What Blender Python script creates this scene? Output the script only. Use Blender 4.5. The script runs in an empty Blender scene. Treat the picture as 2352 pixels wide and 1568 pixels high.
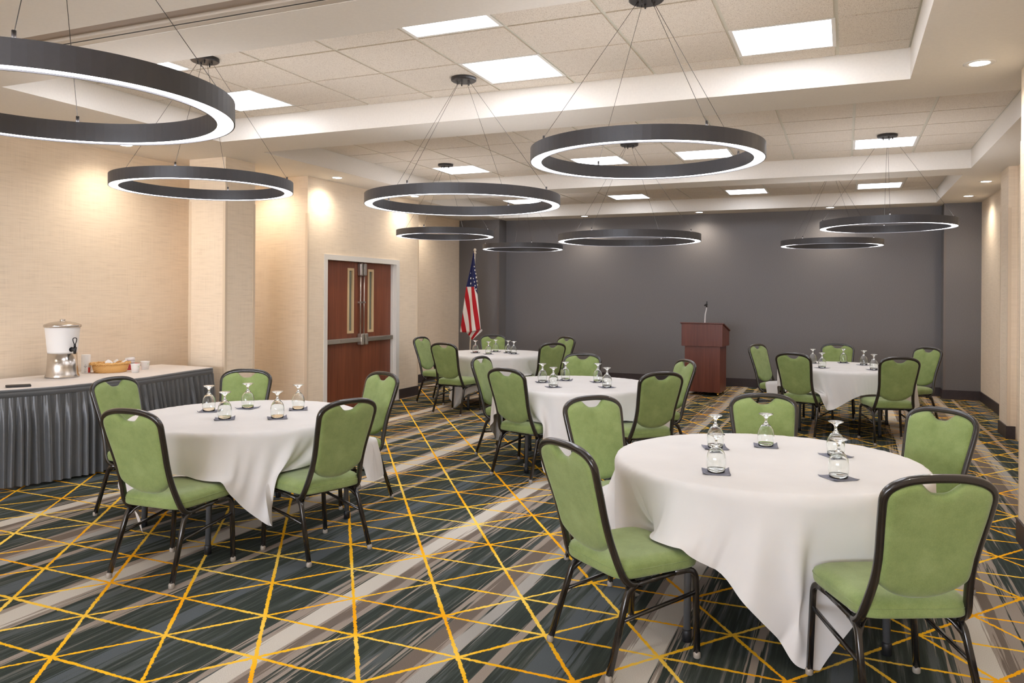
import bpy, bmesh, math, random
import numpy as np
from mathutils import Vector, Matrix
PI = math.pi
C = bpy.context.scene.collection
scene = bpy.context.scene

# ------------------------------------------------------------------ camera, world, exposure
YAW, ROLL, FPX, PPY, CAMH = 0.4007, 0.0061, 1804.4, 680.15, 1.582
fw = Vector((-math.sin(YAW), math.cos(YAW), 0)); rt0 = Vector((math.cos(YAW), math.sin(YAW), 0)); up0 = Vector((0, 0, 1))
rt = math.cos(ROLL)*rt0 + math.sin(ROLL)*up0; up = -math.sin(ROLL)*rt0 + math.cos(ROLL)*up0
cd = bpy.data.cameras.new('camera'); cam = bpy.data.objects.new('camera', cd); C.objects.link(cam)
cam.matrix_world = Matrix(((rt.x, up.x, -fw.x, 0), (rt.y, up.y, -fw.y, 0), (rt.z, up.z, -fw.z, CAMH), (0, 0, 0, 1)))
cd.sensor_width = 36.0; cd.sensor_fit = 'HORIZONTAL'; cd.lens = FPX/2352*36.0
cd.shift_y = -(784.0-PPY)/2352.0
cd.clip_start = 0.05; cd.clip_end = 60
scene.camera = cam
w = bpy.data.worlds.new('world'); scene.world = w; w.use_nodes = True
w.node_tree.nodes['Background'].inputs[0].default_value = (1.0, 0.95, 0.9, 1)
w.node_tree.nodes['Background'].inputs[1].default_value = 0.0
scene.view_settings.view_transform = 'Standard'; scene.view_settings.look = 'None'
scene.view_settings.gamma = 1.0; scene.view_settings.use_curve_mapping = False
scene.view_settings.exposure = 1.03
scene.cycles.max_bounces = 10; scene.cycles.diffuse_bounces = 6; scene.cycles.glossy_bounces = 4
scene.cycles.use_adaptive_sampling = True; scene.cycles.adaptive_threshold = 0.03
scene.cycles.transmission_bounces = 10; scene.cycles.transparent_max_bounces = 8
scene.cycles.caustics_refractive = True; scene.cycles.caustics_reflective = False
scene.cycles.sample_clamp_indirect = 6.0
try: scene.cycles.use_denoising = True
except Exception: pass
PANEL_E, RING_E, RING_FILL_E, DOWN_E, SPOT_W, FILL_WIN_E = 4.6, 5.6, 6.9, 12.0, 20.0, 10.8
PANEL_C, RING_C, DOWN_C = (.955, 0.98, 1.07), (.99, 0.965, 1.0), (1.0, 0.93, 0.86)

# ------------------------------------------------------------------ mesh helpers
def bm_new(): return bmesh.new()
def add_box(bm, x0, x1, y0, y1, z0, z1, mi=0):
    v = [bm.verts.new(p) for p in ((x0,y0,z0),(x1,y0,z0),(x1,y1,z0),(x0,y1,z0),(x0,y0,z1),(x1,y0,z1),(x1,y1,z1),(x0,y1,z1))]
    fs = []
    for q in ((3,2,1,0),(4,5,6,7),(0,1,5,4),(1,2,6,5),(2,3,7,6),(3,0,4,7)):
        f = bm.faces.new([v[i] for i in q]); f.material_index = mi; fs.append(f)
    return fs
def add_quad(bm, pts, mi=0):
    f = bm.faces.new([bm.verts.new(p) for p in pts]); f.material_index = mi; return f
def bevel_all(bm, w, seg=2):
    bmesh.ops.bevel(bm, geom=list(bm.edges), offset=w, segments=seg, affect='EDGES', profile=0.6)
def add_lathe(bm, prof, n=24, c=(0,0,0), mi=0, smooth=True, closed=False):
    rings = []
    for r, z in prof:
        if r < 1e-6: rings.append([bm.verts.new((c[0], c[1], c[2]+z))])
        else: rings.append([bm.verts.new((c[0]+r*math.cos(2*PI*k/n), c[1]+r*math.sin(2*PI*k/n), c[2]+z)) for k in range(n)])
    pairs = list(zip(rings[:-1], rings[1:]))
    if closed: pairs.append((rings[-1], rings[0]))
    for a, b in pairs:
        for k in range(n):
            k2 = (k+1) % n
            if len(a) == 1 and len(b) == 1: continue
            if len(a) == 1: q = (a[0], b[k2], b[k])
            elif len(b) == 1: q = (a[k], a[k2], b[0])
            else: q = (a[k], a[k2], b[k2], b[k])
            f = bm.faces.new(q); f.smooth = smooth; f.material_index = mi
def catmull(pts, sub=6, closed=False):
    P = [Vector(p) for p in pts]; out = []; n = len(P)
    rng = range(n) if closed else range(n-1)
    for i in rng:
        p1, p2 = P[i], P[(i+1) % n]
        p0 = P[i-1] if (closed or i > 0) else p1+(p1-p2)
        p3 = P[(i+2) % n] if (closed or i < n-2) else p2+(p2-p1)
        for k in range(sub):
            t = k/sub
            out.append(0.5*((2*p1)+(-p0+p2)*t+(2*p0-5*p1+4*p2-p3)*t*t+(-p0+3*p1-3*p2+p3)*t**3))
    if not closed: out.append(P[-1])
    return out
def fillet(pts, r, seg=5):
    P = [Vector(p) for p in pts]; out = [P[0]]
    for i in range(1, len(P)-1):
        a = (P[i-1]-P[i]); b = (P[i+1]-P[i]); ra = min(r, a.length*.45, b.length*.45)
        s = P[i]+a.normalized()*ra; e = P[i]+b.normalized()*ra
        for k in range(seg+1):
            t = k/seg; out.append(s*(1-t)**2+P[i]*2*t*(1-t)+e*t*t)
    out.append(P[-1]); return out
def add_tube(bm, pts, ra, rb=None, n=10, closed=False, caps=True, mi=0, ref=Vector((0,0,1)), power=2.0, r_fn=None):
    rb = rb or ra; pts = [Vector(p) for p in pts]; rings = []; N = len(pts); prev = None
    for i, p in enumerate(pts):
        a = pts[i-1] if (i > 0 or closed) else p; b = pts[(i+1) % N] if (i < N-1 or closed) else p
        t = (b-a).normalized()
        u = prev if prev is not None else ref
        u = (u-t*u.dot(t))
        if u.length < 1e-4: u = Vector((1,0,0))-t*t.x
        u.normalize(); prev = u.copy(); v = t.cross(u)
        s = r_fn(i/(N-1)) if r_fn else 1.0
        ring = []
        for k in range(n):
            an = 2*PI*(k+.5)/n; c_, s_ = math.cos(an), math.sin(an)
            cc = math.copysign(abs(c_)**(2/power), c_); ss = math.copysign(abs(s_)**(2/power), s_)
            ring.append(bm.verts.new(p+u*(cc*ra*s)+v*(ss*rb*s)))
        rings.append(ring)
    idx = list(range(N-1))+([N-1] if closed else [])
    for i in idx:
        a, b = rings[i], rings[(i+1) % N]
        for k in range(n):
            f = bm.faces.new((a[k], a[(k+1) % n], b[(k+1) % n], b[k])); f.smooth = True; f.material_index = mi
    if caps and not closed:
        f = bm.faces.new(rings[0][::-1]); f.material_index = mi
        f = bm.faces.new(rings[-1]); f.material_index = mi
def grid_bm(bm, fn, nu, nv, mi=0, uv=None):
    V = [[bm.verts.new(fn(i/nu, j/nv)) for j in range(nv+1)] for i in range(nu+1)]
    for i in range(nu):
        for j in range(nv):
            f = bm.faces.new((V[i][j], V[i+1][j], V[i+1][j+1], V[i][j+1])); f.smooth = True; f.material_index = mi
    return V
def add_slab_prism(bm, poly, z0, z1, mi=0):
    b = [bm.verts.new((x, y, z0)) for x, y in poly]; t = [bm.verts.new((x, y, z1)) for x, y in poly]; n = len(poly)
    bm.faces.new(t).material_index = mi; bm.faces.new(b[::-1]).material_index = mi
    for k in range(n): bm.faces.new((b[k], b[(k+1) % n], t[(k+1) % n], t[k])).material_index = mi
def obj(name, bm, mats, parent=None, recalc=True):
    if recalc: bmesh.ops.recalc_face_normals(bm, faces=list(bm.faces))
    me = bpy.data.meshes.new(name); bm.to_mesh(me); bm.free()
    for m in (mats if isinstance(mats, (list, tuple)) else [mats]): me.materials.append(m)
    o = bpy.data.objects.new(name, me); C.objects.link(o)
    if parent is not None: o.parent = parent
    return o
def subsurf(o, lv=1):
    m = o.modifiers.new('smooth', 'SUBSURF'); m.levels = lv; m.render_levels = lv
    return o
def tag(o, label, cat, group=None, kind=None):
    o['label'] = label; o['category'] = cat
    if group: o['group'] = group
    if kind: o['kind'] = kind
    return o
def thing(name, label, cat, loc=(0,0,0), rz=0.0, group=None):
    o = bpy.data.objects.new(name, None); C.objects.link(o); o.empty_display_size = .1
    o.location = loc; o.rotation_euler = (0, 0, rz)
    return tag(o, label, cat, group)
def struct(name, bm, mats, label=None):
    o = obj(name, bm, mats); o['kind'] = 'structure'
    if label: o['label'] = label
    return o
def dup(root, loc, rz, label, group=None):
    def cp(o, par):
        c = o.copy(); C.objects.link(c); c.parent = par
        for ch in kids.get(o.name, []): cp(ch, c)
        return c
    kids = {}
    for o in list(bpy.data.objects):
        if o.parent is not None: kids.setdefault(o.parent.name, []).append(o)
    r = cp(root, None); r.location = loc; r.rotation_euler = (0, 0, rz); r['label'] = label
    if group: r['group'] = group
    return r

# ------------------------------------------------------------------ materials
def sc(r, g, b):
    f = lambda c: (c/255/12.92) if c/255 <= .04045 else ((c/255+.055)/1.055)**2.4
    return (f(r), f(g), f(b), 1)
class NT:
    def __init__(s, name):
        s.m = bpy.data.materials.new(name); s.m.use_nodes = True; s.t = s.m.node_tree; s.t.nodes.clear()
        s.out = s.t.nodes.new('ShaderNodeOutputMaterial')
    def n(s, typ, **k):
        nd = s.t.nodes.new('ShaderNode'+typ)
        for a, v in k.items(): setattr(nd, a, v)
        return nd
    def l(s, a, b): s.t.links.new(a, b)
    def math(s, op, a, b=None, c=None):
        nd = s.n('Math', operation=op)
        for i, v in enumerate((a, b, c)):
            if v is None: continue
            if isinstance(v, (int, float)): nd.inputs[i].default_value = v
            else: s.l(v, nd.inputs[i])
        return nd.outputs[0]
    def coord(s): return s.n('TexCoord').outputs['Object']
    def sep(s, v):
        nd = s.n('SeparateXYZ'); s.l(v, nd.inputs[0]); return nd.outputs
    def comb(s, x, y, z):
        nd = s.n('CombineXYZ')
        for i, v in enumerate((x, y, z)):
            if isinstance(v, (int, float)): nd.inputs[i].default_value = v
            else: s.l(v, nd.inputs[i])
        return nd.outputs[0]
    def scale(s, v, sx, sy, sz):
        nd = s.n('VectorMath', operation='MULTIPLY'); s.l(v, nd.inputs[0]); nd.inputs[1].default_value = (sx, sy, sz); return nd.outputs[0]
    def noise(s, v, sc_, det=3, rough=.5):
        nd = s.n('TexNoise'); s.l(v, nd.inputs['Vector']); nd.inputs['Scale'].default_value = sc_
        nd.inputs['Detail'].default_value = det; nd.inputs['Roughness'].default_value = rough; return nd.outputs[0]
    def ramp(s, f, stops, interp='LINEAR'):
        nd = s.n('ValToRGB'); s.l(f, nd.inputs[0]); cr = nd.color_ramp; cr.interpolation = interp
        while len(cr.elements) < len(stops): cr.elements.new(.5)
        for e, (p, c) in zip(cr.elements, stops):
            e.position = p; e.color = c if len(c) == 4 else (*c, 1)
        return nd.outputs[0]
    def mix(s, f, a, b, blend='MIX'):
        nd = s.n('Mix', data_type='RGBA', blend_type=blend)
        for sk, v in ((nd.inputs[0], f), (nd.inputs[6], a), (nd.inputs[7], b)):
            if isinstance(v, (int, float)): sk.default_value = v
            elif isinstance(v, tuple): sk.default_value = v
            else: s.l(v, sk)
        return nd.outputs[2]
    def bsdf(s, col, rough=.5, metal=0., spec=.5, bump=None, bstr=.2, bdist=.01, sheen=0., coat=0., trans=0.):
        b = s.n('BsdfPrincipled')
        if isinstance(col, tuple): b.inputs['Base Color'].default_value = col
        else: s.l(col, b.inputs['Base Color'])
        if isinstance(rough, (int, float)): b.inputs['Roughness'].default_value = rough
        else: s.l(rough, b.inputs['Roughness'])
        b.inputs['Metallic'].default_value = metal; b.inputs['Specular IOR Level'].default_value = spec
        b.inputs['Sheen Weight'].default_value = sheen; b.inputs['Coat Weight'].default_value = coat
        b.inputs['Transmission Weight'].default_value = trans
        if bump is not None:
            bp = s.n('Bump'); bp.inputs['Strength'].default_value = bstr; bp.inputs['Distance'].default_value = bdist
            s.l(bump, bp.inputs['Height']); s.l(bp.outputs[0], b.inputs['Normal'])
        s.l(b.outputs[0], s.out.inputs[0]); return b
def simple(name, col, rough=.5, metal=0., spec=.5, nscale=0, namt=.06, **k):
    t = NT(name)
    c = col
    if nscale:
        nz = t.noise(t.coord(), nscale, 3)
        d = tuple(x*(1-namt*2) for x in col[:3])+(1,); l = tuple(min(1, x*(1+namt*2)) for x in col[:3])+(1,)
        c = t.ramp(nz, [(.3, d), (.7, l)])
    t.bsdf(c, rough, metal, spec, **k); return t.m
def emission(name, col, st):
    t = NT(name); e = t.n('Emission'); e.inputs[0].default_value = (*col, 1); e.inputs[1].default_value = st
    t.l(e.outputs[0], t.out.inputs[0]); return t.m

def wallcover(name, base, dark, amt=1.0):
    t = NT(name); co = t.coord(); x, y, z = t.sep(co)
    h = t.math('ADD', x, y)
    a = t.noise(t.comb(t.math('MULTIPLY', h, 3.2), 0, t.math('MULTIPLY', z, 150)), 1, 4, .65)
    b = t.noise(t.comb(t.math('MULTIPLY', h, 150), 5, t.math('MULTIPLY', z, 2.6)), 1, 4, .65)
    c = t.noise(t.comb(t.math('MULTIPLY', h, 5), 9, t.math('MULTIPLY', z, 40)), 1, 3, .6)
    f = t.math('ADD', t.math('MULTIPLY', a, .45), t.math('ADD', t.math('MULTIPLY', b, .3), t.math('MULTIPLY', c, .25)))
    col = t.ramp(f, [(.36, dark), (.50, base), (.62, tuple(min(1, q*1.06) for q in base[:3])+(1,))])
    t.bsdf(col, .62, spec=.3, bump=f, bstr=.12*amt, bdist=.004); return t.m
M = {}
M['wall'] = wallcover('beige_wallcovering', sc(236,220,198), sc(219,202,179))
M['wall_dark'] = None
t = NT('charcoal_wallcovering'); co = t.coord(); x, y, z = t.sep(co); h = t.math('ADD', x, y)
nz = t.noise(t.comb(t.math('MULTIPLY', h, 90), 0, t.math('MULTIPLY', z, 260)), 1, 3, .6)
t.bsdf(t.ramp(nz, [(.3, sc(96,94,95)), (.7, sc(126,123,123))]), .55, spec=.35, bump=nz, bstr=.2, bdist=.004); M['wall_dark'] = t.m
M['paint'] = simple('ceiling_paint', sc(226,221,213), .7, spec=.2, nscale=60, namt=.01)
t = NT('ceiling_tile'); co = t.coord()
n1 = t.noise(co, 230, 2, .5); n2 = t.noise(co, 520, 2, .5)
pit = t.math('MULTIPLY', n1, n2)
t.bsdf(t.ramp(pit, [(.165, sc(158,142,126)), (.195, sc(221,212,199)), (.5, sc(227,219,207))]), .85, spec=.15, bump=pit, bstr=.25, bdist=.004); M['tile'] = t.m
M['grid'] = simple('grid_bar', sc(205,201,186), .5, spec=.3)
M['track'] = simple('track_metal', sc(188,178,164), .45, spec=.4)
M['track_dark'] = simple('track_shadow_gap', sc(30,27,25), .7)
M['track_brown'] = simple('track_recess', sc(156,141,128), .6)
M['base'] = simple('rubber_baseboard', sc(58,50,52), .45, spec=.4, nscale=30, namt=.05)
M['panel'] = emission('panel_diffuser', PANEL_C, PANEL_E)
M['ring_led'] = emission('ring_diffuser', RING_C, RING_E)
M['ring_fill'] = emission('added_ring_glow', RING_C, RING_FILL_E)  # invented upward glow on the pendants, fill for the ceiling
M['down'] = emission('downlight_lens', DOWN_C, DOWN_E)
M['white_trim'] = simple('white_enamel', sc(225,222,216), .4)
M['ring_metal'] = simple('ring_metal', sc(62,62,66), .42, spec=.5, nscale=80, namt=.02)
M['canopy'] = simple('canopy_metal', sc(38,34,33), .4)
M['wire'] = simple('suspension_wire', sc(70,66,62), .35, metal=.7)
M['chair_metal'] = simple('chair_frame_metal', sc(30,26,24), .24, spec=.6, coat=.35, nscale=25, namt=.05)
t = NT('green_suede'); co = t.coord(); n1 = t.noise(co, 7, 4, .65); n2 = t.noise(co, 240, 2, .5)
f = t.math('ADD', t.math('MULTIPLY', n1, .7), t.math('MULTIPLY', n2, .3))
t.bsdf(t.ramp(f, [(.3, sc(110,127,72)), (.5, sc(128,145,88)), (.72, sc(144,160,105))]), .8, spec=.2, sheen=.25, bump=n2, bstr=.15, bdist=.002); M['green'] = t.m
t = NT('white_linen'); co = t.coord(); n1 = t.noise(co, 3.0, 3, .5); n2 = t.noise(co, 700, 2, .5)
t.bsdf(t.ramp(n1, [(.3, sc(208,206,204)), (.7, sc(216,214,212))]), .75, spec=.2, sheen=.1, bump=n2, bstr=.05, bdist=.001); M['linen'] = t.m
M['linen_grey'] = simple('grey_white_linen', sc(226,220,216), .75, nscale=4, namt=.01)
M['table_leg'] = simple('table_leg_steel', sc(104,106,110), .35, metal=.4)
M['black_rubber'] = simple('black_rubber', sc(30,30,32), .5)
M['plywood'] = simple('tabletop_board', sc(150,120,85), .6, nscale=8)
M['glide'] = simple('clear_glide', sc(150,142,132), .2, nscale=0)
M['napkin'] = simple('slate_napkin', sc(118,119,131), .85, nscale=60, namt=.05)
t = NT('clear_glass'); g = t.n('BsdfGlass'); g.inputs['IOR'].default_value = 1.45; g.inputs['Roughness'].default_value = 0.0
g.inputs['Color'].default_value = (.99, 1, .995, 1); t.l(g.outputs[0], t.out.inputs[0]); M['glass'] = t.m
M['skirt'] = simple('grey_satin_skirt', sc(80,82,84), .36, spec=.5, sheen=.3, nscale=120, namt=.03)
M['steel'] = simple('brushed_steel', sc(200,194,188), .22, metal=.95, nscale=20, namt=.04)
t = NT('frosted_tank'); b = t.bsdf(sc(236,236,236), .55, spec=.4); M['frost'] = t.m
M['black_plastic'] = simple('black_plastic', sc(26,26,27), .35)
M['white_plastic'] = simple('white_plastic', sc(232,232,234), .4)
M['paper'] = simple('white_paper', sc(236,235,233), .7)
M['red'] = simple('red_plastic', sc(205,35,35), .35)
M['red_print'] = simple('red_print', sc(220,60,45), .6)
M['grey_print'] = simple('grey_print', sc(110,110,112), .7)
M['green_print'] = simple('green_print', sc(120,190,120), .7)
M['black_fabric'] = simple('black_case', sc(40,38,38), .6)
t = NT('wicker'); co = t.coord(); x, y, z = t.sep(co)
an = t.math('ARCTAN2', y, x)
wv = t.math('SINE', t.math('MULTIPLY', an, 46)); wz = t.math('SINE', t.math('MULTIPLY', z, 520))
wk = t.math('MULTIPLY', wv, wz)
t.bsdf(t.ramp(t.math('MULTIPLY_ADD', wk, .5, .5), [(0, sc(190,128,62)), (.5, sc(236,184,110)), (1, sc(248,210,145))]), .5, bump=wk, bstr=.5, bdist=.004); M['wicker'] = t.m
def wood(name, dark, light, s=1.0, rough=.38):
    t = NT(name); co = t.coord(); v = t.scale(co, 55*s, 55*s, 1.6*s); n1 = t.noise(v, 1, 4, .6); n2 = t.noise(t.scale(co, 6, 6, .8), 1, 2)
    f = t.math('ADD', t.math('MULTIPLY', n1, .65), t.math('MULTIPLY', n2, .35))
    t.bsdf(t.ramp(f, [(.32, dark), (.7, light)]), rough, spec=.4); return t.m
M['door_wood'] = wood('mahogany_door', sc(104,56,38), sc(142,82,57))
M['lectern_wood'] = wood('cherry_laminate', sc(88,44,33), sc(120,64,48))
M['lite_frame'] = simple('tan_metal_frame', sc(206,180,140), .5)
t = NT('wired_glass'); co = t.coord(); x, y, z = t.sep(co)
wv = t.math('SINE', t.math('MULTIPLY', t.math('ADD', z, t.math('MULTIPLY', y, .8)), 300))
t.bsdf(t.ramp(t.math('MULTIPLY_ADD', wv, .5, .5), [(.3, sc(70,74,66)), (.8, sc(150,152,138))]), .15, spec=.6); M['wired'] = t.m
M['satin_metal'] = simple('satin_nickel', sc(188,180,170), .3, metal=.85)
M['brass'] = simple('brass', sc(214,170,90), .25, metal=.9)
M['pole'] = simple('cream_pole', sc(232,222,204), .4)

# carpet ------------------------------------------------
t = NT('patterned_carpet'); co = t.coord(); x, y, z = t.sep(co)
wob = t.math('MULTIPLY', t.math('SUBTRACT', t.noise(co, 26, 3, .6), .5), .028)
wob2 = t.math('MULTIPLY', t.math('SUBTRACT', t.noise(t.comb(t.math('ADD', x, 31.), y, z), 60, 2, .6), .5), .014)
MA = np.array([[.2647, -.3708], [.2708, .3636]]); IA = np.linalg.inv(MA.T); ox, oy = -2.3464, 4.1925
dx = t.math('SUBTRACT', x, ox); dy = t.math('SUBTRACT', y, oy)
def lin(a, b): return t.math('ADD', t.math('MULTIPLY', dx, float(a)), t.math('MULTIPLY', dy, float(b)))
ci = lin(*IA[0]); cj = lin(*IA[1]); ck = t.math('SUBTRACT', ci, cj)
g3 = IA[0]-IA[1]
dist = None
for q, gr in ((ci, IA[0]), (cj, IA[1]), (ck, g3)):
    L = float(np.hypot(*gr))
    d = t.math('ADD', t.math('DIVIDE', t.math('SUBTRACT', q, t.math('ROUND', q)), L), t.math('ADD', wob2, t.math('MULTIPLY', wob, .5)))
    d = t.math('ABSOLUTE', d)
    dist = d if dist is None else t.math('MINIMUM', dist, d)
wid = t.math('MULTIPLY_ADD', t.noise(co, 2.3, 2), .008, .0048)
line = t.n('MapRange'); line.interpolation_type = 'SMOOTHSTEP'
t.l(t.math('SUBTRACT', dist, wid), line.inputs[0]); line.inputs[1].default_value = -.0012; line.inputs[2].default_value = .0012
line.inputs[3].default_value = 1; line.inputs[4].default_value = 0
ycol = t.ramp(t.noise(co, 1.7, 1), [(.38, sc(250,176,20)), (.5, sc(250,194,40)), (.62, sc(250,212,92))])
# long streaks running down the room
s1 = t.noise(t.comb(t.math('MULTIPLY', x, 30), t.math('MULTIPLY', y, .75), 0), 1, 5, .7)
s2 = t.noise(t.comb(t.math('MULTIPLY', x, 9), t.math('MULTIPLY', y, .5), 7), 1, 3, .6)
s3 = t.noise(t.comb(t.math('MULTIPLY', x, 60), t.math('MULTIPLY', y, 2.0), 3), 1, 3, .6)
base = t.ramp(s1, [(.30, sc(44,50,46)), (.52, sc(58,65,60)), (.60, sc(80,84,81)), (.69, sc(124,119,112))])
fine = t.noise(t.comb(t.math('MULTIPLY', x, 12), t.math('MULTIPLY', y, .6), 13), 1, 4, .65)
base = t.mix(t.ramp(fine, [(.55, (0,0,0)), (.62, (1,1,1))]), base, sc(84,90,90))
cell = t.math('ROUND', t.math('DIVIDE', t.math('ADD', x, 2.4), 2.95))
xm = t.math('SUBTRACT', x, t.math('MULTIPLY', cell, 2.95))
def band(center, width, colr, edge=.03, seed=0., thr=.5):
    global base
    u = t.math('ADD', xm, t.math('MULTIPLY', t.math('SUBTRACT', t.noise(t.comb(cell, t.math('MULTIPLY', y, 1.1), seed), 1, 3), .5), .05))
    dd = t.math('DIVIDE', t.math('ABSOLUTE', t.math('SUBTRACT', u, center)), width)
    st = t.noise(t.comb(t.math('MULTIPLY', x, 46), t.math('MULTIPLY', y, 1.0), seed), 1, 3, .6)
    v = t.math('SUBTRACT', t.math('ADD', t.math('SUBTRACT', 1.0, dd), t.math('MULTIPLY', t.math('SUBTRACT', st, .5), 2.4)), thr)
    f = t.ramp(v, [(.0, (0,0,0)), (.10, (1,1,1))])
    base = t.mix(f, base, colr)
TAUPE, PALE, BROWN, BLUE = sc(150,139,129), sc(196,190,180), sc(112,101,92), sc(86,93,97)
for bnd in ((-2.30, .30, TAUPE, 1.3, .42), (-2.37, .060, PALE, 2.1, .0), (-2.27, .045, BROWN, 3.1, .35), (-1.70, .20, TAUPE, 4.4, .45), (-1.72, .055, BROWN, 5.2, .1),
            (-1.60, .06, sc(160,157,152), 6.2, .3), (-3.76, .24, TAUPE, 7.4, .45), (-3.75, .075, PALE, 8.2, .0), (-1.15, .14, BLUE, 9.4, .4), (-2.95, .12, BLUE, 10.4, .5), (-1.38, .03, TAUPE, 11.4, .2), (-3.30, .05, TAUPE, 12.4, .4)):
    band(bnd[0], bnd[1], bnd[2], seed=bnd[3], thr=bnd[4])
pile = t.noise(co, 420, 2, .6)
base = t.mix(.55, base, t.ramp(pile, [(.3, (.16,.16,.16)), (.7, (.92,.92,.92))]), 'OVERLAY')
col = t.mix(line.outputs[0], base, ycol)
t.bsdf(col, .95, spec=.1, bump=pile, bstr=.5, bdist=.006); M['carpet'] = t.m

# ------------------------------------------------------------------ room shell
HC, ZC = 3.09, 3.31
XL, XR, XN, YB = -7.13, 1.955, 1.06, 14.45
YF = -8.0
bm = bm_new(); add_box(bm, XL-.3, XR+.3, YF-.3, YB+.3, -.12, 0); struct('floor', bm, M['carpet'])
bays = [(-5.685, .406, 3.83, 6.03), (-5.68, 1.33, 6.63, 10.39), (-6.18, 1.313, 10.91, 13.91), (-5.685, .406, -2.4, 1.55), (-5.685, .406, -7.2, -3.4)]
bm = bm_new()
xs = sorted({XL-.3, XR+.3}|{b[0] for b in bays}|{b[1] for b in bays})
ys = sorted({YF-.3, YB+.3}|{b[2] for b in bays}|{b[3] for b in bays}|{3.146, 3.385})
def in_bay(x, y): return any(b[0] < x < b[1] and b[2] < y < b[3] for b in bays)
for i in range(len(xs)-1):
    for j in range(len(ys)-1):
        cx_, cy_ = (xs[i]+xs[i+1])/2, (ys[j]+ys[j+1])/2
        if in_bay(cx_, cy_): continue
        if 3.146 < cy_ < 3.385: add_box(bm, xs[i], xs[i+1], ys[j], ys[j+1], HC+.05, ZC+.1)
        else: add_box(bm, xs[i], xs[i+1], ys[j], ys[j+1], HC, ZC+.1)
grids = {0: (-.709, .650, 5.208, .611), 1: (.070, .655, 9.335, .598), 2: (.150, .652, 12.94, .628), 3: (-.709, .650, -.20, .611), 4: (-.709, .650, -5.0, .611)}
panel_cells = {0: [(0, 0), (-3, 0), (-7, 0), (0, -2), (-3, -2), (-7, -2)], 1: [(0, 0), (-3, 0), (-5, 0), (-8, 0), (0, -4), (-5, -4)],
               4: [(0, 0), (-4, 0), (-8, 0)], 2: [(0, 0), (-3, 0), (-6, 0), (-9, 0)], 3: [(0, 0), (-4, 0), (-8, 0), (0, -3), (-4, -3), (-8, -3)]}
panels = []
for bi, (x0, x1, y0, y1) in enumerate(bays):
    add_box(bm, x0-.05, x1+.05, y0-.05, y1+.05, ZC, ZC+.1, 1)
    gx, sx, gy, sy = grids[bi]
    for a in range(-12, 12):
        for b in range(-14, 12):
            cx0, cx1, cy0, cy1 = gx+a*sx, gx+(a+1)*sx, gy+b*sy, gy+(b+1)*sy
            if (a, b) in panel_cells[bi] and cy1 > y0+.05:
                panels.append((bi, a, b, cx0, cx1, cy0, cy1)); continue
            X0, X1, Y0, Y1 = max(cx0, x0), min(cx1, x1), max(cy0, y0), min(cy1, y1)
            if X1-X0 < .05 or Y1-Y0 < .05: continue
            add_box(bm, X0+.013, X1-.013, Y0+.011, Y1-.011, ZC-.008, ZC-.0002, 2)
struct('ceiling', bm, [M['paint'], M['grid'], M['tile']])
# folding wall track let into the ceiling in front of the first bay
bm = bm_new()
def strip(y0, y1, z0, z1, mi): add_box(bm, XL, XN+.2, y0, y1, z0, z1, mi)
strip(3.147, 3.219, HC+.012, HC+.05, 2); strip(3.222, 3.266, HC+.02, HC+.05, 2)
strip(3.268, 3.286, HC+.0, HC+.05, 0); strip(3.289, 3.312, HC+.0, HC+.05, 0)
strip(3.312, 3.330, HC+.003, HC+.05, 1); strip(3.330, 3.357, HC+.0, HC+.05, 0); strip(3.361, 3.384, HC+.002, HC+.05, 0)
struct('trim_1', bm, [M['track'], M['track_dark'], M['track_brown']])

# walls
DY0, DY1, DZ = 8.55, 10.31, 2.07      # door opening
BX, BY0, BY1 = -6.275, 8.155, 10.97
T_ = .2
bm = bm_new()
add_box(bm, XL-T_, XL, YF, YB, 0, HC+.02)
add_box(bm, XL, BX, BY0, DY0-.001, 0, HC+.02)
add_box(bm, XL, BX, DY1+.001, BY1, 0, HC+.02)
add_box(bm, XL, BX, DY0-.001, DY1+.001, DZ, HC+.02)
add_box(bm, XL, -6.62, DY0-.001, DY1+.001, 0, DZ)
add_box(bm, -6.776, -6.255, 6.70, 7.17, 0, HC+.02)
struct('wall_left', bm, M['wall'])
bm = bm_new()
add_box(bm, XL-T_, XR+T_, YB, YB+T_, 0, HC+.02)
add_box(bm, XL, -6.255, 14.10, YB, 0, HC+.02); add_box(bm, 1.44, XR, 14.10, YB, 0, HC+.02)
struct('wall_back', bm, M['wall_dark'])
bm = bm_new()
add_box(bm, XR, XR+T_, 6.05, YB, 0, HC+.02)
add_box(bm, 1.702, XR, 10.39, 10.87, 0, HC+.02)
add_box(bm, 1.79, XR, 6.05, 10.39, 0, HC+.02)
add_box(bm, XN, XR+T_, YF, 6.05, 0, HC+.02)
struct('wall_right', bm, M['wall'])
fill_wins = [(-6.5, -4.9), (-4.6, -3.0), (-2.7, -1.1), (-.8, .8)]; WZ0, WZ1 = .75, 2.75  # added windows, out of view, to throw frontal fill into the room
bm = bm_new(); add_box(bm, XL-T_, XR+T_, YF-T_, YF, 0, WZ0); add_box(bm, XL-T_, XR+T_, YF-T_, YF, WZ1, HC+.02)
ed = [XL-T_]+[q for w_ in fill_wins for q in w_]+[XR+T_]
for a in range(0, len(ed), 2): add_box(bm, ed[a], ed[a+1], YF-T_, YF, WZ0, WZ1)
struct('wall_front', bm, M['wall'])
M['fill_shade'] = emission('added_fill_shade', (.92, .97, 1.09), FILL_WIN_E)  # glowing fill surface for faces turned to the camera
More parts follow.
